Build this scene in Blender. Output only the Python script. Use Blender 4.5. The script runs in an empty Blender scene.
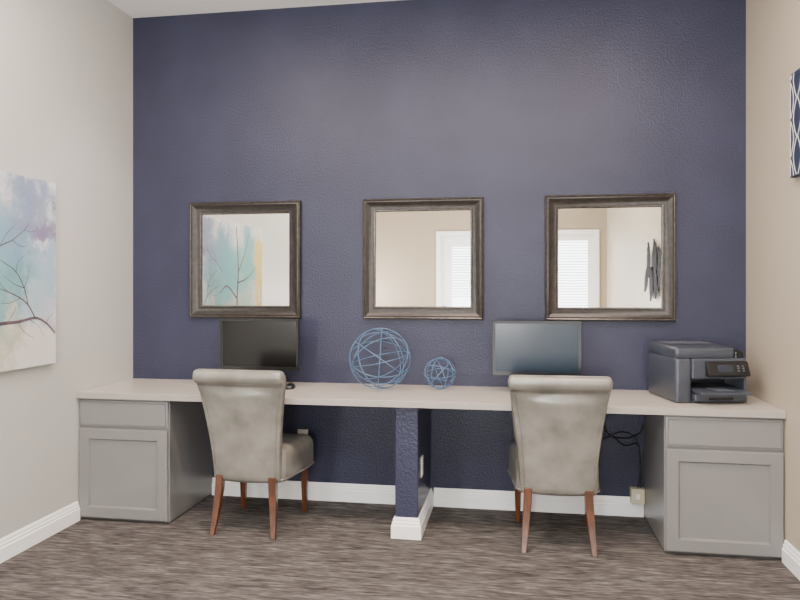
import bpy, bmesh, math, random
from mathutils import Vector, Matrix
random.seed(7)
C = bpy.context.scene.collection
PI = math.pi
# ---------------------------------------------------------------- camera model
F = 700.0; TH = math.radians(9.3); H = 1.43; YH = 285.0
D = F/153*math.cos(TH)
CX = D*math.tan(TH-math.atan((133-400)/F))
W = CX+D*math.tan(math.atan((746-400)/F)-TH)
ZC = 3.29; YF = -6.5
def ray(px, py):
    t = (px-400)/F; v = (YH-py)/F
    return (-math.sin(TH)+t*math.cos(TH), math.cos(TH)+t*math.sin(TH), v)
def on_y(px, py, Y):
    d = ray(px, py); k = (Y+D)/d[1]; return CX+d[0]*k, H+d[2]*k
def on_x(px, py, X):
    d = ray(px, py); k = (X-CX)/d[0]; return -D+d[1]*k, H+d[2]*k
def on_z(px, py, Z):
    d = ray(px, py); k = (Z-H)/d[2]; return CX+d[0]*k, -D+d[1]*k

# ---------------------------------------------------------------- materials
def lin(c):
    r = []
    for v in c:
        v = v/255.0
        r.append(v/12.92 if v <= .04045 else ((v+.055)/1.055)**2.4)
    return (r[0], r[1], r[2], 1)
def mat(name, col, rough=.5, metal=0., var=.0, vscale=8., bump=0., bscale=80., col2=None, spec=None, coat=0., stretch=None, bdist=.01, detail=3):
    m = bpy.data.materials.new(name); m.use_nodes = True
    nt = m.node_tree; N = nt.nodes; L = nt.links
    b = N['Principled BSDF']; b.inputs['Roughness'].default_value = rough; b.inputs['Metallic'].default_value = metal
    if spec is not None: b.inputs['Specular IOR Level'].default_value = spec
    if coat: b.inputs['Coat Weight'].default_value = coat; b.inputs['Coat Roughness'].default_value = .15
    tc = N.new('ShaderNodeTexCoord')
    src = tc.outputs['Object']
    if stretch:
        mp = N.new('ShaderNodeMapping'); mp.inputs['Scale'].default_value = stretch
        L.new(src, mp.inputs['Vector']); src = mp.outputs['Vector']
    a = lin(col)
    c2 = lin(col2) if col2 else tuple(min(1, v*(1+var)) for v in a[:3])+(1,)
    c1 = a if col2 else tuple(v*(1-var) for v in a[:3])+(1,)
    n = N.new('ShaderNodeTexNoise'); n.inputs['Scale'].default_value = vscale; n.inputs['Detail'].default_value = detail
    L.new(src, n.inputs['Vector'])
    r = N.new('ShaderNodeValToRGB'); r.color_ramp.elements[0].position = .35; r.color_ramp.elements[1].position = .65
    r.color_ramp.elements[0].color = c1; r.color_ramp.elements[1].color = c2
    L.new(n.outputs['Fac'], r.inputs['Fac']); L.new(r.outputs['Color'], b.inputs['Base Color'])
    if bump:
        n2 = N.new('ShaderNodeTexNoise'); n2.inputs['Scale'].default_value = bscale; n2.inputs['Detail'].default_value = 3
        L.new(tc.outputs['Object'], n2.inputs['Vector'])
        bp = N.new('ShaderNodeBump'); bp.inputs['Strength'].default_value = bump; bp.inputs['Distance'].default_value = bdist
        L.new(n2.outputs['Fac'], bp.inputs['Height']); L.new(bp.outputs['Normal'], b.inputs['Normal'])
    return m

def carpet_mat():
    m = bpy.data.materials.new('carpet'); m.use_nodes = True
    nt = m.node_tree; N = nt.nodes; L = nt.links; b = N['Principled BSDF']
    b.inputs['Roughness'].default_value = .95; b.inputs['Specular IOR Level'].default_value = .1
    tc = N.new('ShaderNodeTexCoord'); sp = N.new('ShaderNodeSeparateXYZ'); L.new(tc.outputs['Object'], sp.inputs[0])
    def math_(op, a, bb=0.):
        q = N.new('ShaderNodeMath'); q.operation = op
        for i, v in enumerate((a, bb)):
            if isinstance(v, (int, float)): q.inputs[i].default_value = v
            else: L.new(v, q.inputs[i])
        return q.outputs[0]
    def rows(per_m, xs, det=1):
        fl = math_('FLOOR', math_('MULTIPLY', sp.outputs['Y'], per_m))
        cb = N.new('ShaderNodeCombineXYZ')
        L.new(math_('MULTIPLY', sp.outputs['X'], xs), cb.inputs[0]); L.new(math_('MULTIPLY', fl, 7.37), cb.inputs[1])
        n = N.new('ShaderNodeTexNoise'); n.inputs['Scale'].default_value = 1; n.inputs['Detail'].default_value = det
        L.new(cb.outputs[0], n.inputs['Vector']); return n.outputs['Fac']
    s = math_('ADD', math_('MULTIPLY', rows(66, 5.5, 2), .5), math_('MULTIPLY', rows(118, 12, 2), .5))
    r = N.new('ShaderNodeValToRGB'); e = r.color_ramp.elements
    e[0].position = .34; e[0].color = lin((58, 54, 53)); e[1].position = .68; e[1].color = lin((130, 124, 119))
    k = e.new(.46); k.color = lin((82, 77, 75)); k = e.new(.54); k.color = lin((98, 93, 90))
    L.new(s, r.inputs['Fac']); L.new(r.outputs['Color'], b.inputs['Base Color'])
    return m

PT = .036; PX = .001
PY1 = on_x(56, 270, PT)[0]; PY0 = -2.45
PZ1 = on_x(56, 183, PT)[1]; PZ0 = on_x(56, 363, PT)[1]
PYC = (PY0+PY1)/2
def painting_mat():
    m = bpy.data.materials.new('watercolour_canvas'); m.use_nodes = True
    nt = m.node_tree; N = nt.nodes; L = nt.links; b = N['Principled BSDF']; b.inputs['Roughness'].default_value = .8
    tc = N.new('ShaderNodeTexCoord')
    n = N.new('ShaderNodeTexNoise'); n.inputs['Scale'].default_value = 5.5; n.inputs['Detail'].default_value = 7; n.inputs['Roughness'].default_value = .66
    L.new(tc.outputs['Object'], n.inputs['Vector'])
    sub = N.new('ShaderNodeVectorMath'); sub.operation = 'SUBTRACT'; sub.inputs[1].default_value = (.5, .5, .5)
    L.new(n.outputs['Color'], sub.inputs[0])
    sc = N.new('ShaderNodeVectorMath'); sc.operation = 'MULTIPLY'; sc.inputs[1].default_value = (0, .55, .75)
    L.new(sub.outputs[0], sc.inputs[0])
    ad = N.new('ShaderNodeVectorMath'); ad.operation = 'ADD'
    L.new(tc.outputs['Object'], ad.inputs[0]); L.new(sc.outputs[0], ad.inputs[1])
    cur = None
    base = lin((208, 211, 212))
    blobs = []
    for (px, py, rad, col, st) in ((10, 190, .15, (210, 212, 212), .9), (30, 210, .24, (122, 136, 166), .9), (46, 234, .14, (122, 106, 140), .85), (24, 224, .09, (130, 116, 146), .6),
                                   (12, 236, .20, (128, 148, 176), .9), (46, 270, .20, (144, 170, 194), .9), (14, 264, .20, (110, 154, 170), .9), (6, 294, .19, (104, 148, 158), .9),
                                   (36, 296, .17, (156, 180, 192), .85), (8, 338, .14, (190, 182, 156), .85), (30, 346, .16, (214, 204, 198), .85), (50, 320, .12, (180, 172, 192), .85),
                                   (-14, 215, .2, (136, 158, 178), .95), (4, 362, .1, (184, 174, 150), .7), (50, 354, .11, (216, 212, 204), .85), (40, 250, .06, (206, 210, 214), .7)):
        y, z = on_x(px, py, PT); blobs.append((y, z, rad, col, st))
    blobs += [(-1.45, 1.75, .3, (120, 160, 180), .9), (-1.45, 1.3, .3, (118, 162, 166), .9), (-1.62, 1.55, .36, (104, 168, 176), .95), (-2.05, 1.6, .36, (112, 172, 172), .95), (-1.95, 1.2, .3, (150, 178, 160), .9),
              (-2.38, 1.75, .22, (206, 186, 96), .95), (-2.38, 1.45, .22, (206, 186, 96), .95), (-2.38, 1.15, .22, (200, 178, 96), .95), (-1.7, 1.1, .24, (168, 174, 154), .9), (-2.05, 1.9, .26, (118, 170, 176), .9)]
    for (y, z, rad, col, st) in blobs:
        ds = N.new('ShaderNodeVectorMath'); ds.operation = 'DISTANCE'; ds.inputs[1].default_value = (PT, y-PYC, z-PZ0)
        L.new(ad.outputs[0], ds.inputs[0])
        mr = N.new('ShaderNodeMapRange'); mr.interpolation_type = 'SMOOTHSTEP'
        mr.inputs['From Min'].default_value = rad*.3; mr.inputs['From Max'].default_value = rad*1.15
        mr.inputs['To Min'].default_value = st; mr.inputs['To Max'].default_value = 0
        L.new(ds.outputs['Value'], mr.inputs['Value'])
        mx = N.new('ShaderNodeMix'); mx.data_type = 'RGBA'
        if cur is None: mx.inputs[6].default_value = base
        else: L.new(cur, mx.inputs[6])
        mx.inputs[7].default_value = lin(col)
        L.new(mr.outputs[0], mx.inputs[0]); cur = mx.outputs[2]
    L.new(cur, b.inputs['Base Color'])
    return m

M = dict(
    navy=mat('navy_paint', (51, 53, 73), .32, var=.10, vscale=2.2, bump=.5, bscale=85, spec=.28, bdist=.007),
    wall=mat('greige_paint', (191, 191, 186), .36, var=.012, vscale=3, bump=.2, bscale=90, bdist=.006),
    wallr=mat('beige_paint', (184, 173, 155), .40, var=.012, vscale=3, bump=.25, bscale=90, bdist=.006),
    wallf=mat('tan_paint', (172, 156, 134), .5, var=.012, vscale=3, bump=.2, bscale=90, bdist=.006),
    ceil=mat('ceiling_white', (250, 250, 250), .8, bump=.1, bscale=70),
    white=mat('white_trim', (250, 250, 250), .35, var=.0),
    carpet=carpet_mat(),
    cab=mat('grey_cabinet_paint', (125, 123, 122), .30, var=.02, vscale=4),
    cabdark=mat('cabinet_kick', (78, 76, 75), .6, var=.02),
    top=mat('laminate_top', (200, 193, 183), .28, col2=(180, 172, 162), vscale=110, bump=.02, bscale=200, detail=5),
    topedge=mat('laminate_edge', (166, 161, 154), .42, col2=(156, 150, 143), vscale=110),
    leather=mat('taupe_leather', (140, 136, 128), .28, col2=(106, 103, 96), vscale=6.5, bump=.05, bscale=140, spec=.75, detail=5),
    wood=mat('walnut_leg', (98, 52, 24), .28, col2=(68, 36, 17), vscale=6, stretch=(14, 14, 1.5), coat=.6),
    nail=mat('antique_brass', (84, 78, 68), .4, 1., var=.1),
    frame=mat('pewter_brown_frame', (56, 52, 49), .32, .35, col2=(42, 39, 37), vscale=30, bump=.08, bscale=120),
    bead=mat('frame_bead', (86, 80, 75), .28, .6, col2=(64, 60, 56), vscale=40),
    blackp=mat('black_plastic', (16, 16, 18), .3, var=.08),
    screen=mat('dark_screen', (14, 13, 13), .16, var=.05, spec=.5),
    screen2=mat('reflection_tinted_screen', (34, 47, 60), .22, var=.05, vscale=1.5, spec=.35),  # slate blue stands in for the room's reflection on a switched-off screen
    bezel2=mat('charcoal_bezel', (18, 21, 26), .3, var=.05),
    blue=mat('blue_metal', (98, 126, 158), .38, .3, col2=(74, 102, 136), vscale=20),
    pr=mat('printer_charcoal', (62, 67, 77), .32, var=.05, vscale=5),
    prl=mat('printer_grey', (88, 93, 102), .34, var=.04),
    prd=mat('printer_dark', (16, 17, 20), .25, var=.05),
    prs=mat('printer_screen', (34, 42, 54), .12, var=.05),
    outlet=mat('outlet_white', (236, 234, 228), .4, var=.02),
    beigep=mat('beige_plastic', (198, 190, 166), .45, var=.03),
    cord=mat('black_cord', (10, 10, 12), .5, var=.05),
    paint=painting_mat(),
    branch=mat('painted_bark', (106, 90, 94), .8, col2=(72, 64, 76), vscale=14),
    art=mat('art_navy', (36, 46, 70), .6, var=.1),
    artline=mat('art_line', (228, 230, 232), .6, var=.02),
    darkmetal=mat('dark_iron', (18, 21, 30), .7, 0., var=.15, vscale=20, spec=.15),
    blind=mat('blind_slat', (240, 242, 244), .5, var=.01),
    mirror=mat('mirror_silver', (230, 228, 223), .012, 1.),
)
def pane_mat():
    m = bpy.data.materials.new('pane_glass'); m.use_nodes = True
    N = m.node_tree.nodes; L = m.node_tree.links; N.remove(N['Principled BSDF'])
    a = N.new('ShaderNodeBsdfTransparent'); g = N.new('ShaderNodeBsdfGlossy'); g.inputs['Roughness'].default_value = .02
    x = N.new('ShaderNodeMixShader'); x.inputs[0].default_value = .06
    L.new(a.outputs[0], x.inputs[1]); L.new(g.outputs[0], x.inputs[2]); L.new(x.outputs[0], N['Material Output'].inputs['Surface'])
    return m
M['pane'] = pane_mat()

# ---------------------------------------------------------------- mesh builder
class MB:
    def __init__(s): s.bm = bmesh.new()
    def box(s, x0, x1, y0, y1, z0, z1):
        v = [s.bm.verts.new(p) for p in ((x0,y0,z0),(x1,y0,z0),(x1,y1,z0),(x0,y1,z0),(x0,y0,z1),(x1,y0,z1),(x1,y1,z1),(x0,y1,z1))]
        for f in ((0,3,2,1),(4,5,6,7),(0,1,5,4),(1,2,6,5),(2,3,7,6),(3,0,4,7)): s.bm.faces.new([v[i] for i in f])
        return s
    def loft(s, loops, cap=True, closed=False):
        R = [[s.bm.verts.new(p) for p in lp] for lp in loops]
        n = len(R[0]); K = len(R)
        for i in range(K if closed else K-1):
            a, b = R[i], R[(i+1) % K]
            for j in range(n):
                s.bm.faces.new((a[j], a[(j+1) % n], b[(j+1) % n], b[j]))
        if cap and not closed:
            s.bm.faces.new(list(reversed(R[0]))); s.bm.faces.new(R[-1])
        return s
    def prism_x(s, prof, x0, x1):
        return s.loft([[(x0, y, z) for y, z in prof], [(x1, y, z) for y, z in prof]])
    def prism_y(s, prof, y0, y1):
        return s.loft([[(x, y0, z) for x, z in prof], [(x, y1, z) for x, z in prof]])
    def tube(s, pts, r, seg=8, closed=False):
        P = [Vector(p) for p in pts]; n = len(P); loops = []
        rr = r if isinstance(r, (list, tuple)) else [r]*n
        up = None
        for i in range(n):
            if closed: t = (P[(i+1) % n]-P[i-1]).normalized()
            else: t = (P[min(i+1, n-1)]-P[max(i-1, 0)]).normalized()
            if up is None: up = t.orthogonal().normalized()
            else: up = (up - t*up.dot(t)).normalized()
            bi = t.cross(up)
            loops.append([P[i]+(up*math.cos(2*PI*k/seg)+bi*math.sin(2*PI*k/seg))*rr[i] for k in range(seg)])
        return s.loft(loops, closed=closed)
    def torus(s, c, R, r, rot, n=48, seg=8, flat=1.0):
        loops = []
        for i in range(n):
            a = 2*PI*i/n; lp = []
            for k in range(seg):
                b = 2*PI*k/seg
                q = Vector(((R+r*math.cos(b))*math.cos(a), (R+r*math.cos(b))*math.sin(a), r*flat*math.sin(b)))
                lp.append(Vector(c)+rot @ q)
            loops.append(lp)
        return s.loft(loops, closed=True)
    def ball(s, c, r, sc=(1,1,1), u=8, v=6):
        mt = Matrix.Translation(c) @ Matrix.Diagonal((r*sc[0], r*sc[1], r*sc[2], 1))
        bmesh.ops.create_uvsphere(s.bm, u_segments=u, v_segments=v, radius=1, matrix=mt); return s
    def build(s, name, m, parent=None, bevel=0., seg=2, ang=35):
        bmesh.ops.recalc_face_normals(s.bm, faces=s.bm.faces)
        me = bpy.data.meshes.new(name); s.bm.to_mesh(me); s.bm.free()
        me.materials.append(M[m]); me.shade_smooth(); me.set_sharp_from_angle(angle=math.radians(ang))
        o = bpy.data.objects.new(name, me); C.objects.link(o)
        if parent: o.parent = parent
        if bevel:
            b = o.modifiers.new('bevel', 'BEVEL'); b.width = bevel; b.segments = seg; b.limit_method = 'ANGLE'; b.angle_limit = math.radians(40)
            b.harden_normals = True
        return o
def tag(o, label, cat, group=None, kind=None):
    o['label'] = label; o['category'] = cat
    if group: o['group'] = group
    if kind: o['kind'] = kind
    return o
def thing(name, label, cat, loc=(0,0,0), rz=0, group=None):
    o = bpy.data.objects.new(name, None); C.objects.link(o); o.location = loc; o.rotation_euler = (0,0,rz)
    o.empty_display_size = .1
    return tag(o, label, cat, group)
def dup(root, loc, rz, label):
    r = root.copy(); C.objects.link(r); r.location = loc; r.rotation_euler = (0,0,rz); r['label'] = label
    for ch in list(root.children):
        c = ch.copy(); C.objects.link(c); c.parent = r
        for g in ch.children:
            d = g.copy(); C.objects.link(d); d.parent = c
    return r
def struct(name, mb, m, label, cat, **k):
    return tag(mb.build(name, m, **k), label, cat, kind='structure')
def rrect(wb, wf, y0, y1, r, n=5):
    pts = []
    cs = [((wf-r), (y1-r), 0), (-(wf-r), (y1-r), PI/2), (-(wb-r), (y0+r), PI), ((wb-r), (y0+r), 3*PI/2)]
    for cx, cy, a0 in cs:
        for i in range(n+1):
            a = a0+PI/2*i/n; pts.append((cx+r*math.cos(a), cy+r*math.sin(a)))
    return pts

# ---------------------------------------------------------------- room shell
T = .1
struct('floor', MB().box(-T, W+T, YF-T, T, -.1, 0), 'carpet', 'grey brown low pile carpet with fine streaks', 'carpet')
struct('ceiling', MB().box(-T, W+T, YF-T, T, ZC, ZC+.1), 'ceil', 'flat white ceiling', 'ceiling')
struct('wall_back', MB().box(-T, W+T, 0, T, 0, ZC), 'navy', 'navy painted accent wall with orange peel texture', 'wall')
struct('wall_left', MB().box(-T, 0, YF, 0, 0, ZC), 'wall', 'light grey wall holding the tree painting', 'wall')
struct('wall_right', MB().box(W, W+T, YF, 0, 0, ZC), 'wallr', 'warm beige wall beside the printer', 'wall')
def far_x(px):   # where a mirror pixel lands on the far wall
    d = ray(px, 280); return CX+d[0]/d[1]*(D-YF)
DX0, DX1, DZ = far_x(441), far_x(441)+.95, 2.2
WX1 = min(far_x(594), W-.1); WX0, WZ0, WZ1 = WX1-.62, .12, 2.2
fb = MB()
fb.box(-T, DX0, YF-T, YF, 0, ZC); fb.box(DX0, DX1, YF-T, YF, DZ, ZC); fb.box(DX1, WX0, YF-T, YF, 0, ZC)
fb.box(WX0, WX1, YF-T, YF, 0, WZ0); fb.box(WX0, WX1, YF-T, YF, WZ1, ZC); fb.box(WX1, W+T, YF-T, YF, 0, ZC)
struct('wall_front', fb, 'wallf', 'tan wall with door and window seen in the mirrors', 'wall')
def framed(name, x0, x1, z0, z1, label, cat, b, blind):
    o = MB(); c = .075
    o.box(x0-c, x0, YF, YF+.02, z0, z1+c); o.box(x1, x1+c, YF, YF+.02, z0, z1+c); o.box(x0, x1, YF, YF+.02, z1, z1+c)
    if z0 > .1: o.box(x0-c, x1+c, YF, YF+.03, z0-c, z0)
    r = struct(name, o, 'white', label, cat, bevel=.004)
    s = MB()
    s.box(x0, x0+b, YF-.07, YF-.03, z0, z1); s.box(x1-b, x1, YF-.07, YF-.03, z0, z1)
    zb = z0+(.25 if z0 < .1 else b)
    s.box(x0+b, x1-b, YF-.07, YF-.03, z0, zb); s.box(x0+b, x1-b, YF-.07, YF-.03, z1-b, z1)
    lf = s.build('door_leaf' if z0 < .1 else 'sash', 'white', r)
    MB().box(x0+b, x1-b, YF-.052, YF-.048, zb, z1-b).build('pane', 'pane', lf)
    if z0 < .1: MB().box(x0+.04, x0+.07, YF-.03, YF+.015, .95, 1.1).build('handle', 'bead', lf)
    bl_ = MB(); sp_ = .042; n = int((z1-b-zb)*blind/sp_)
    for i in range(n):
        z = z1-b-.02-i*sp_
        bl_.loft([[(x, YF-.044, z), (x, YF-.024, z-.014), (x, YF-.0235, z-.0132), (x, YF-.0435, z+.0008)] for x in (x0+b+.003, x1-b-.003)])
    bl_.build('blind', 'blind', lf)
framed('door_1', DX0, DX1, 0, DZ, 'white glazed door reflected in the middle mirror', 'door', .17, .45)
framed('window_1', WX0, WX1, WZ0, WZ1, 'tall white window reflected in the right mirror', 'window', .09, 1.0)

BP = [(0,0),(.020,0),(.020,.072),(.015,.076),(.015,.090),(.010,.095),(.010,.105),(.005,.116),(0,.117)]
CF = -.606
PX0, PX1 = on_y(395, 450, CF)[0], on_y(418, 450, CF)[0]
LX = on_y(168, 460, CF-.02)[0]; RX = on_y(665, 460, CF-.02)[0]
struct('baseboard_left', MB().prism_y([(x, z) for x, z in BP], YF, CF-.025), 'white', 'white baseboard along the grey left wall', 'baseboard', ang=15)
struct('baseboard_right', MB().prism_y([(W-x, z) for x, z in BP], YF, CF-.025), 'white', 'white baseboard along the beige right wall', 'baseboard', ang=15)
for nm, x0, x1, l in (('baseboard_back', LX+.002, PX0-.021, 'white baseboard behind the left chair'), ('baseboard_back', PX1+.021, RX-.002, 'white baseboard behind the right chair')):
    struct(nm, MB().prism_x([(-y, z) for y, z in BP], x0, x1), 'white', l, 'baseboard', ang=15)
struct('wall_divider', MB().box(PX0, PX1, CF, 0, 0, .74), 'navy', 'narrow navy stub wall carrying the middle of the worktop', 'wall', bevel=.006)
loops = []
for x, y, dx, dy in ((PX0, 0, -1, 0), (PX0, CF, -1, -1), (PX1, CF, 1, -1), (PX1, 0, 1, 0)):
    loops.append([(x+dx*o, y+dy*o, z) for o, z in BP])
struct('baseboard_divider', MB().loft(loops), 'white', 'white baseboard wrapped around the navy stub wall', 'baseboard', ang=15)

# ---------------------------------------------------------------- worktop and cabinets
ZT = .78; WD = -.645; ZU = .743
wt = thing('worktop', 'long pale beige laminate worktop spanning wall to wall', 'worktop', (0,0,ZU))
MB().box(.002, W-.002, WD+.008, -.001, 0, ZT-ZU).build('surface', 'top', wt, bevel=.002)
MB().box(.002, W-.002, WD, WD+.0078, 0, ZT-ZU-.0005).build('front_edge', 'topedge', wt, bevel=.002)
def cabinet(x0, x1, label):
    r = thing('base_cabinet', label, 'cabinet', ((x0+x1)/2, CF/2, 0), 0, 'grey base cabinets under the worktop')
    w = (x1-x0)/2; f = CF/2
    MB().box(-w, w, f, -f-.002, .012, ZU-.001).build('body', 'cab', r, bevel=.002)
    MB().box(-w+.004, w-.004, f+.012, -f-.004, 0, .0115).build('plinth', 'cabdark', r)
    dx = w-.006
    def ring(x, z0, z1, y): return [(-x, y, z0), (x, y, z0), (x, y, z1), (-x, y, z1)]
    z0, z1 = .573, .730
    MB().loft([ring(dx, z0, z1, f-.0005), ring(dx, z0, z1, f-.012), ring(dx-.009, z0+.009, z1-.009, f-.014),
               ring(dx-.013, z0+.013, z1-.013, f-.021)]).build('drawer', 'cab', r, ang=20)
    z0, z1 = .020, .561
    s = .062
    m = MB(); m.loft([ring(dx, z0, z1, f-.0005), ring(dx, z0, z1, f-.017), ring(dx-.004, z0+.004, z1-.004, f-.021),
               ring(dx-s, z0+s, z1-s, f-.021), ring(dx-s-.009, z0+s+.009, z1-s-.009, f-.007), ring(dx-s-.009, z0+s+.009, z1-s-.009, f-.0005)],
              cap=False, closed=True)
    d = m.build('door', 'cab', r, ang=20)
    MB().box(-dx+s+.009, dx-s-.009, f-.0065, f-.001, z0+s+.009, z1-s-.009).build('door_panel', 'cab', d)
cabinet(.002, LX, 'grey base cabinet against the light grey left wall')
cabinet(RX, W-.002, 'grey base cabinet beneath the printer')

# ---------------------------------------------------------------- mirrors
def mirror_at(p0, p1, label):
    cx = (on_y(p0, 259, -.03)[0]+on_y(p1, 259, -.03)[0])/2
    S = .392
    r = thing('wall_mirror', label, 'mirror', (cx, -.001, 1.60), 0, 'square framed mirrors on the navy wall')
    def ring(o, d): q = S-o; return [(-q, -d, -q), (q, -d, -q), (q, -d, q), (-q, -d, q)]
    MB().loft([ring(o, d) for o, d in ((.014,0),(.014,.034),(.022,.036),(.034,.030),(.05,.02),(.066,.017),(.069,.017),(.069,0))], cap=False, closed=True).build('frame', 'frame', r, ang=30)
    MB().loft([ring(o, d) for o, d in ((0,0),(0,.028),(.003,.036),(.008,.039),(.0135,.036),(.0138,0))], cap=False, closed=True).build('outer_bead', 'bead', r, ang=30)
    MB().loft([ring(o, d) for o, d in ((.0692,0),(.0692,.02),(.073,.024),(.079,.022),(.083,.013),(.083,0))], cap=False, closed=True).build('inner_bead', 'bead', r, ang=30)
    MB().loft([ring(.0832, .002), ring(.0832, .007)]).build('mirror_glass', 'mirror', r, ang=1)
mirror_at(189, 301, 'square dark bronze framed mirror above the black monitor on the left')
mirror_at(363, 483, 'square dark bronze framed mirror above the blue wire spheres')
mirror_at(546, 675, 'square dark bronze framed mirror nearest the printer and right wall')

# ---------------------------------------------------------------- chairs
def make_chair(label):
    r = thing('dining_chair', label, 'chair', (0,0,0), 0, 'taupe leather chairs at the worktop')
    def leg(levels):
        m = MB(); m.loft([[(x-h, y-h, z), (x+h, y-h, z), (x+h, y+h, z), (x-h, y+h, z)] for x, y, z, h in levels])
        m.build('leg', 'wood', r, bevel=.004)
    for s in (-1, 1):
        leg([(s*.184, -.266, 0, .0135), (s*.177, -.243, .08, .017), (s*.170, -.226, .17, .020), (s*.163, -.214, .25, .022), (s*.159, -.208, .335, .023)])
        leg([(s*.205, .225, 0, .014), (s*.205, .222, .15, .018), (s*.205, .220, .305, .022)])
    loops = []
    for z, i in ((.292, .02), (.297, .008), (.31, 0), (.43, 0), (.455, .004), (.475, .014), (.488, .032), (.495, .07), (.498, .13)):
        loops.append([(x, y, z) for x, y in rrect(.222-i, .260-i, -.19+i*.3, .268-i, .05 if i < .03 else .04)])
    MB().loft(loops).build('seat', 'leather', r, ang=60)
    MB().tube([(x, y, .312) for x, y in rrect(.224, .262, -.19, .270, .05)], .0045, 6, True).build('welt', 'leather', r)
    lean = lambda z: -.10*max(0, z-.36)
    fr = [(-.150,.30),(-.152,.40),(-.158,.5),(-.168,.6),(-.180,.7),(-.192,.78),(-.200,.83),(-.207,.88),(-.216,.918),(-.234,.946)]
    cy, cz, R = -.266, .914, .043
    roll = [(cy+R*math.cos(a), cz+R*math.sin(a)) for a in [math.radians(q) for q in range(54, 259, 15)]]
    bk = [(-.268,.868),(-.260,.852),(-.253,.826),(-.247,.79),(-.239,.7),(-.231,.6),(-.226,.5),(-.222,.4),(-.22,.345),(-.215,.318),(-.2,.30)]
    prof = [(y+lean(z), z) for y, z in fr+roll+bk]
    bk2 = [(y+lean(z), z) for y, z in bk]
    cyl = cy+lean(cz)
    def wid(z):
        t = max(0, min(1, (z-.30)/.56))
        w = .198+.034*t
        q = max(0, min(1, (z-.48)/.41)); w += .033*q*q
        return w
    cen_y = lambda z: -.192-.05*max(0, (z-.4))/.5+lean(z)
    m = MB(); loops = []
    fxs = ((1.0, .42), (.994, .62), (.98, .80), (.955, .92), (.915, .985), (.85, 1.003), (.7, 1.016), (.45, 1.030), (.2, 1.037))
    seq = [(-a, b_) for a, b_ in fxs]+[(0, 1.04)]+[(a, b_) for a, b_ in reversed(fxs)]
    for fx, k in seq:
        lp = []
        for y, z in prof:
            w = wid(z)
            if z > .860 and y < -.23+lean(z): ry, rz = cyl, cz
            else: ry, rz = cen_y(z), z
            yy = ry+(y-ry)*min(k, 1.0); zz = rz+(z-rz)*min(k, 1.0)
            if k > 1 and z < .84: yy -= (k-1)*(.2 if y > cen_y(z) else .8)
            lp.append((fx*w, yy, zz))
        loops.append(lp)
    m.loft(loops)
    m.build('backrest', 'leather', r, ang=75)
    for s in (-1, 1):
        pts = [(s*(wid(z)*.90), y-.0022, z) for y, z in bk2[1:-1]]
        MB().tube(pts, .0035, 6).build('piping', 'leather', r)
        q = [(s*(wid(cz)*1.0), cyl+(R*.42-a*.0032)*math.cos(a), cz+(R*.42-a*.0032)*math.sin(a)) for a in [i*.33 for i in range(15)]]
        MB().tube(q, .003, 6).build('roll_welt', 'leather', r)
        n = MB()
        for i in range(32):
            z = .33+i*.0160
            n.ball((s*(wid(z)*.993), cen_y(z)-.004, z), .0038, u=6, v=4)
        n.build('nailhead_trim', 'nail', r)
    return r
lc = make_chair('taupe leather roll back chair facing the black monitor on the left')
lx, ly = on_z(244, 537, 0)
rx, ry = on_z(557.5, 551, 0)
lc.location = (lx, ly+.262, 0); lc.rotation_euler = (0, 0, math.radians(-1.5))
dup(lc, (rx, ry+.218, 0), math.radians(1.0), 'taupe leather roll back chair facing the right hand monitor near the printer')

# ---------------------------------------------------------------- monitors
def monitor(loc, rz, label, sm, bz):
    r = thing('computer_monitor', label, 'monitor', loc, rz, 'flat monitors on the worktop')
    b = MB(); b.loft([[(x, y, 0) for x, y in rrect(.12, .12, -.09, .09, .03)], [(x, y, .008) for x, y in rrect(.12, .12, -.09, .09, .03)], [(x, y, .014) for x, y in rrect(.11, .11, -.08, .08, .03)]])
    b.build('base', 'blackp', r)
    MB().box(-.035, .035, .02, .045, .013, .2).build('neck', 'blackp', r, bevel=.006)
    hw, z0, z1 = .262, .107, .437
    def ring(i, y, zb=0): return [(-hw+i, y, z0+i+zb), (hw-i, y, z0+i+zb), (hw-i, y, z1-i), (-hw+i, y, z1-i)]
    MB().loft([ring(.018, -.006, .006), ring(.018, -.0105, .006), ring(.002, -.012), ring(0, -.010), ring(0, .008), ring(.02, .018), ring(.1, .0195), ]).build('bezel', bz, r, ang=25)
    MB().loft([ring(.0183, -.0062, .006), ring(.0183, -.0085, .006)]).build('screen', sm, r)
mx, mz = on_y(259.5, 340, -.25); monitor((mx, -.25, ZT), 0, 'black computer monitor with a dark screen behind the left chair', 'screen', 'blackp')
mx, mz = on_y(536.5, 340, -.25); monitor((mx, -.25, ZT), 0, 'computer monitor with a reflection tinted screen behind the right chair', 'screen2', 'bezel2')
x, y = on_z(290, 388.5, ZT)
ms = thing('computer_mouse', 'small black mouse on the worktop beside the left monitor', 'mouse', (x, y, ZT), .1)
lo = []
for z, i in ((0,.004),(.004,0),(.014,.001),(.024,.008),(.031,.02)):
    lo.append([(a, b2, z) for a, b2 in rrect(.03-i, .028-i, -.052+i*1.2, .052-i*1.2, .02 if i < .008 else .008)])
MB().loft(lo).build('shell', 'blackp', ms, ang=60)
MB().torus((0, .025, .0285), .006, .003, Matrix.Rotation(PI/2, 3, 'Y'), 16, 6).build('wheel', 'bezel2', ms)

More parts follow.
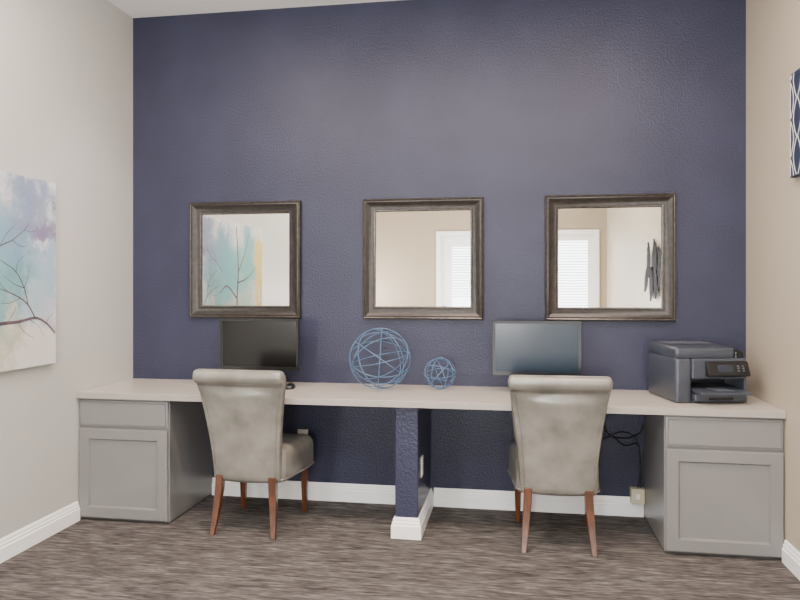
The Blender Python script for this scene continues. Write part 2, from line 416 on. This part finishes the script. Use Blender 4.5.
# ---------------------------------------------------------------- wire spheres
def wire_sphere(loc, R, label, rings, rad):
    r = thing('wire_sphere', label, 'decoration', loc, 0, 'blue wire spheres on the worktop')
    for i, (tilt, az) in enumerate(rings):      # tilt of the hoop's axis from vertical, its azimuth
        a, b_ = math.radians(tilt), math.radians(az)
        ax = Vector((math.sin(a)*math.cos(b_), math.sin(a)*math.sin(b_), math.cos(a)))
        rot = Vector((0,0,1)).rotation_difference(ax).to_matrix()
        MB().torus((0, 0, R), R-rad-(i % 3)*rad*.6, rad, rot, 64, 8).build('ring', 'blue', r)
RG = [(12, 200), (35, 20), (48, 130), (58, 250), (72, 330), (80, 60), (88, 105), (86, 190), (64, 95), (30, 290)]
x, y = on_z(380, 389.5, ZT); wire_sphere((x, y, ZT), .192, 'larger of the two blue wire spheres', RG, .0026)
x, y = on_z(440, 389.5, ZT); wire_sphere((x, y, ZT), .101, 'smaller of the two blue wire spheres', [(t, a+50) for t, a in RG[:8]], .0023)

# ---------------------------------------------------------------- printer
bl = Vector(on_z(648, 392, ZT)); fr_ = Vector(on_z(746, 402, ZT)); fl = Vector(on_z(676, 403, ZT))
pc = (bl+fr_)/2; yaw = math.atan2((fr_-fl).y, (fr_-fl).x)
p = thing('printer', 'charcoal all in one printer on the right end of the worktop', 'printer', (pc.x-.006, min(pc.y, -.25), ZT), min(yaw, math.radians(12)))
b = MB()
b.loft([[(x-.155, y, z) for x, y in rrect(.045-i, .045-i, -.197+i, .195-i, .020)] for z, i in ((.004, .004), (.010, 0), (.236, 0), (.243, .003), (.246, .008))])
b.box(.184, .2, -.19, .195, .004, .130); b.box(-.1098, .1841, .02, .195, .004, .130); b.box(-.1098, .1841, -.185, .0199, .004, .014)
b.build('body', 'pr', p, ang=40)
for sx in (-1, 1):
    MB().box(sx*.165-.012, sx*.165+.012, -.16, -.13, 0, .0045).build('foot', 'prd', p)
MB().box(-.109, .183, .017, .0195, .016, .130).build('cavity', 'prd', p)
tr = MB().box(-.106, .181, -.225, .01, .0165, .054).build('paper_tray', 'pr', p, bevel=.007, seg=3)
MB().box(-.03, .105, -.2285, -.2252, .022, .034).build('tray_grip', 'prd', tr)
ot = MB().prism_x([(-.285,.056),(-.289,.066),(-.275,.073),(-.10,.078),(.01,.084),(.01,.072),(-.2,.058)], -.100, .176).build('output_tray', 'pr', p, bevel=.003)
MB().box(-.01, .085, -.277, -.15, .0762, .0805).build('tray_stop', 'prl', ot, bevel=.002)
MB().box(-.1098, .2, -.192, .195, .1305, .246).build('scanner_unit', 'pr', p, bevel=.012, seg=3)
# low dark sloping control panel at the front right
cp = MB(); cp.prism_x([(-.1925,.146),(-.226,.148),(-.238,.154),(-.238,.162),(-.208,.224),(-.200,.230),(-.1925,.230)], -.035, .198)
cpo = cp.build('control_panel', 'prd', p, bevel=.004, seg=3)
SA = Vector((0, -.238, .162)); SB = Vector((0, -.208, .224))
def slope(u, off):
    d = (SB-SA); nn = Vector((0, -d.z, d.y)).normalized()
    return SA+d*u+nn*off
def slab(x0, x1, u0, u1, o0, o1):
    m = MB(); l0 = []; l1 = []
    for x, u in ((x0,u0),(x1,u0),(x1,u1),(x0,u1)):
        q = slope(u, o0); l0.append((x, q.y, q.z)); q = slope(u, o1); l1.append((x, q.y, q.z))
    return m.loft([l0, l1])
slab(.02, .105, .22, .80, .0004, .0018).build('touch_screen', 'prs', cpo)
for i in range(3):
    slab(.130, .140, .26+i*.2, .35+i*.2, .0004, .0014).build('button', 'prl', cpo)
    slab(.158, .168, .26+i*.2, .35+i*.2, .0004, .0014).build('button', 'prl', cpo)
ad = MB(); LV = ((.2475, .003), (.252, 0), (.298, 0), (.306, .003), (.311, .010), (.312, .026))
def tilt(x, y, z, f): return (x, y, .247+(z-.247)*(.86+.14*min(1, max(0, (y+.193)/.16))) if f else z)
ad.loft([[tilt(x-.030, y, z, k > 1) for x, y in rrect(.168-i, .168-i, -.186+i, .192-i, .020)] for k, (z, i) in enumerate(LV)])
ado = ad.build('document_feeder', 'pr', p, ang=50)
MB().loft([[(x-.030, y, z) for x, y in rrect(.130-i, .130-i, .0+i, .150-i, .012)] for z, i in ((.3122, 0), (.3155, 0), (.317, .003))]).build('feeder_cover', 'prl', ado, ang=40)
MB().loft([[(x+.169, y, z) for x, y in rrect(.030-i, .030-i, -.175+i, .190-i, .016)] for z, i in ((.2465, 0), (.274, 0), (.282, .004), (.286, .012))]).build('feeder_tray', 'prd', p, ang=50)

# ---------------------------------------------------------------- outlets, cables
def outlet(name, loc, rz, label, col='outlet'):
    r = thing(name, label, 'outlet', loc, rz)
    MB().box(-.036, .036, -.006, 0, -.058, .058).build('cover_plate', col, r, bevel=.002)
    for s in (-1, 1):
        k = MB().box(-.016, .016, -.008, -.0062, s*.025-.015, s*.025+.015).build('socket', col, r, bevel=.001)
        MB().box(-.008, -.005, -.0086, -.0081, s*.025-.004, s*.025+.007).box(.005, .008, -.0086, -.0081, s*.025-.004, s*.025+.007).build('slot', 'cord', k)
yy, zz = on_x(421.5, 466, PX1)
outlet('wall_outlet', (PX1+.0005, yy, zz), PI/2, 'white outlet on the side of the navy stub wall')
x, z = on_y(303, 438, 0)
outlet('wall_outlet', (x, -.0005, z), 0, 'white outlet on the navy wall beside the left chair seat')
ax_, az_ = on_y(637.5, 496, -.04)
pa = thing('power_adapter', 'beige plug in adapter with black cords low on the navy wall', 'adapter', (ax_, -.0005, az_), 0)
MB().box(-.040, .040, -.060, -.021, -.045, .047).box(-.040, .040, -.0208, 0, .1185-az_, .047).build('housing', 'beigep', pa, bevel=.003)
MB().box(-.012, .012, -.0625, -.0602, -.016, .016).build('face_plate', 'outlet', pa, bevel=.001)
def smooth(pts, n=8):
    P = [Vector(q) for q in pts]; out = []
    for i in range(len(P)-1):
        a = P[max(i-1, 0)]; b_ = P[i]; c = P[i+1]; d = P[min(i+2, len(P)-1)]
        for k in range(n):
            t = k/n
            out.append(.5*((2*b_)+(c-a)*t+(2*a-5*b_+4*c-d)*t*t+(3*b_-a-3*c+d)*t**3))
    out.append(P[-1]); return out
def cable(pix, r, Y):
    pts = []
    for a, b_ in pix:
        x, z = on_y(a, b_, Y); pts.append((x-ax_, Y+.0005, z-az_))
    o = MB().tube(smooth(pts), r, 6).build('cord', 'cord', pa); o['label'] = 'black cord'
cable([(596, 408), (600, 424), (612, 436), (628, 438), (640, 433), (643.5, 425)], .0042, -.012)
cable([(602, 408), (608, 434), (622, 432), (634, 437), (640, 452), (640, 475), (638, 488)], .0036, -.03)
cable([(601, 440), (612, 437), (625, 446), (637, 444), (641, 460), (641, 488)], .0036, -.040)

# ---------------------------------------------------------------- painting on the left wall
pt = thing('canvas_painting', 'large watercolour canvas of bare branches on the left wall', 'painting', (PX, PYC, PZ0))
MB().box(.0, PT, PY0-PYC, PY1-PYC, 0, PZ1-PZ0).build('canvas', 'paint', pt, bevel=.003)
PS = PT+.0006
def stroke(pts, r0, r1, mb):
    P = smooth(pts, 5); n = len(P); vs = []
    for i, q in enumerate(P):
        tg = (P[min(i+1, n-1)]-P[max(i-1, 0)]).normalized(); nn = Vector((0, -tg.z, tg.y))
        w = r0+(r1-r0)*i/(n-1)
        vs.append((q+nn*w, q-nn*w))
    bmv = [(mb.bm.verts.new((PS, a.y-PYC, a.z-PZ0)), mb.bm.verts.new((PS, c.y-PYC, c.z-PZ0))) for a, c in vs]
    for i in range(n-1): mb.bm.faces.new((bmv[i][0], bmv[i][1], bmv[i+1][1], bmv[i+1][0]))
br = MB()
def S(pix, r0, r1): stroke([(0, *on_x(a, b_, PS)) for a, b_ in pix], r0, r1, br)
S([(-60, 345), (-30, 330), (0, 324), (18, 322), (35, 318), (46, 323), (55, 333)], .012, .005)
S([(35, 318), (28, 305), (20, 298), (8, 292), (-10, 285)], .005, .002)
S([(28, 305), (24, 288), (16, 272), (6, 264), (-4, 258)], .0035, .0016)
S([(24, 288), (28, 276), (30, 268)], .0022, .001)
S([(20, 298), (10, 303), (0, 303)], .0022, .001)
S([(24, 288), (14, 284), (4, 276)], .0022, .001)
S([(-20, 262), (0, 246), (12, 240), (24, 230), (30, 222)], .0035, .0014)
S([(12, 240), (20, 246), (26, 246)], .0022, .001)
S([(0, 246), (6, 234), (14, 226)], .0022, .001)
S([(24, 230), (32, 232), (38, 228)], .0018, .001)
S([(46, 323), (50, 316), (54, 312)], .002, .001)
S([(18, 322), (24, 332), (34, 338)], .0022, .001)
S([(8, 292), (2, 286), (-4, 276)], .002, .001)
S([(16, 272), (18, 262), (24, 256)], .0018, .001)
S([(6, 324), (14, 312), (16, 306)], .002, .001)
S([(30, 320), (38, 326), (44, 336)], .002, .001)
stroke([(0, -1.80, PZ0+.01), (0, -1.78, 1.3), (0, -1.81, 1.6), (0, -1.76, 1.98)], .018, .008, br)
stroke([(0, -1.78, 1.3), (0, -1.55, 1.42), (0, -1.40, 1.36)], .010, .006, br)
stroke([(0, -1.81, 1.55), (0, -1.98, 1.75), (0, -2.08, 1.95)], .008, .003, br)
stroke([(0, -1.79, 1.45), (0, -2.04, 1.5), (0, -2.28, 1.62)], .008, .002, br)
br.build('painted_branches', 'branch', pt)

# ---------------------------------------------------------------- right wall art
def lattice(y1, y0, z0, z1, label):
    r = thing('lattice_art', label, 'wall art', (W-.001, (y0+y1)/2, z0), 0)
    hw_ = (y1-y0)/2; hh = z1-z0
    MB().box(-.029, 0, -hw_, hw_, 0, hh).build('canvas', 'art', r, bevel=.002)
    m = MB(); cols = 6; w = 2*hw_/cols
    def line(fn, hw):
        vs = []; n = 90
        for i in range(n+1):
            z = .006+(hh-.012)*i/n
            yc = min(max(fn(z), -hw_+hw+.002), hw_-hw-.002)
            vs.append((m.bm.verts.new((-.0296, yc-hw, z)), m.bm.verts.new((-.0296, yc+hw, z))))
        for i in range(n): m.bm.faces.new((vs[i][0], vs[i][1], vs[i+1][1], vs[i+1][0]))
    for k in range(cols+1):
        for s in (-1, 1):
            # each pair of outlines swells into a chain of long rounded loops, alternating column by column
            line(lambda z, k=k, s=s: -hw_+w*k+s*(.006+w*.44*math.sqrt(.5+.5*math.cos(2*PI*z/.19+PI*(k % 2)))), .0048)
    m.build('painted_lattice', 'artline', r)
ya, za = on_x(790, 75, W-.03); yb, zb = on_x(790, 178, W-.03)
lattice(ya, ya-.54, zb, za, 'navy and white lattice panel at the right edge above the printer')
# leaf cluster hung on the right wall, seen in the right mirror
sc = thing('leaf_sculpture', 'dark metal leaf wall sculpture reflected in the right mirror', 'wall art', (W-.001, -2.75, 1.56), 0)
lv = [(90, .38, 0, 0), (80, .34, .06, .10), (100, .35, -.06, -.10), (70, .28, .10, .20), (110, .30, -.10, -.20),
      (270, .34, 0, 0), (262, .33, -.06, -.10), (278, .32, .06, .10), (250, .28, -.10, -.20), (290, .26, .10, .20)]
for i, (ang, ln, off, sh) in enumerate(lv):
    a = math.radians(ang); d = Vector((0, math.cos(a), math.sin(a))); nn = Vector((0, -math.sin(a), math.cos(a)))
    m = MB(); n = 12; loops = []
    for k in range(n+1):
        t = k/n; w = .095*math.sin(PI*min(1, t*.94+.05))**.6+.003
        c0 = Vector((0, sh, 0))+d*(-.05+ln*t)+nn*(off*t*t*.5); x = -.012-.016*(i % 3)
        q = [c0+nn*w, c0, c0-nn*w, c0]
        loops.append([(x-.003, q[0].y, q[0].z), (x-.014, q[1].y, q[1].z), (x-.003, q[2].y, q[2].z), (x+.003, q[3].y, q[3].z)])
    m.loft(loops); m.build('leaf', 'darkmetal', sc)
MB().box(-.012, 0, -.22, .22, -.015, .015).build('mounting_bar', 'darkmetal', sc)

# ---------------------------------------------------------------- lights
def area(loc, size, e, col, rot=(0,0,0), shape='DISK', sy=None):
    l = bpy.data.lights.new('light_source', 'AREA'); l.shape = shape; l.size = size; l.energy = e; l.color = col
    if sy: l.size_y = sy
    o = bpy.data.objects.new('light_source', l); o.location = loc; o.rotation_euler = rot; C.objects.link(o); return o
def point(loc, rad, e, col):
    l = bpy.data.lights.new('light_source', 'POINT'); l.shadow_soft_size = rad; l.energy = e; l.color = col
    o = bpy.data.objects.new('light_source', l); o.location = loc; C.objects.link(o); return o
def spot(loc, target, e, size, col):
    l = bpy.data.lights.new('light_source', 'SPOT'); l.energy = e; l.spot_size = math.radians(size); l.spot_blend = 1; l.shadow_soft_size = .06; l.color = col
    o = bpy.data.objects.new('light_source', l); o.location = loc; o.rotation_euler = (Vector(target)-Vector(loc)).to_track_quat('-Z', 'Y').to_euler(); C.objects.link(o); return o
warm = (1, .79, .68); neu = (1, .985, .955)
for x in (.9, 2.1, 3.2):
    area((x, -1.7, ZC-.02), .30, 42, warm)
for x in (1.0, 3.0):  # added unseen fill lights, hung below the ceiling to brighten it
    point((x, -3.5, 2.78), .14, 92, neu)
# added spot imitating a window's reflected glow near the left wall corner
spot((1.5, -1.3, ZC-.06), (0, -.42, 1.65), 70, 42, (1, .985, .96))
# two added fill lights, unseen behind the camera, brightening the wall under the worktop
point((.3, -5.6, 1.25), .18, 140, (1, .99, .98))
point((2.45, -5.8, 1.15), .18, 210, (1, .99, .98))
area(((DX0+DX1)/2, YF-.6, 1.3), 1.2, 80, (.88, .94, 1), (-PI/2, 0, PI), 'RECTANGLE', 2.2)
area(((WX0+WX1)/2, YF-.6, 1.4), .9, 64, (.88, .94, 1), (-PI/2, 0, PI), 'RECTANGLE', 2.0)
w = bpy.data.worlds.new('World'); bpy.context.scene.world = w; w.use_nodes = True
bg = w.node_tree.nodes['Background']; bg.inputs[0].default_value = (.86, .93, 1, 1); bg.inputs[1].default_value = 1.3

# ---------------------------------------------------------------- camera
cd = bpy.data.cameras.new('camera'); cd.sensor_width = 36; cd.lens = 36*F/800; cd.shift_y = (YH-300)/800; cd.clip_start = .05
co = bpy.data.objects.new('camera', cd); co.location = (CX, -D, H); co.rotation_euler = (PI/2, 0, TH); C.objects.link(co)
bpy.context.scene.camera = co
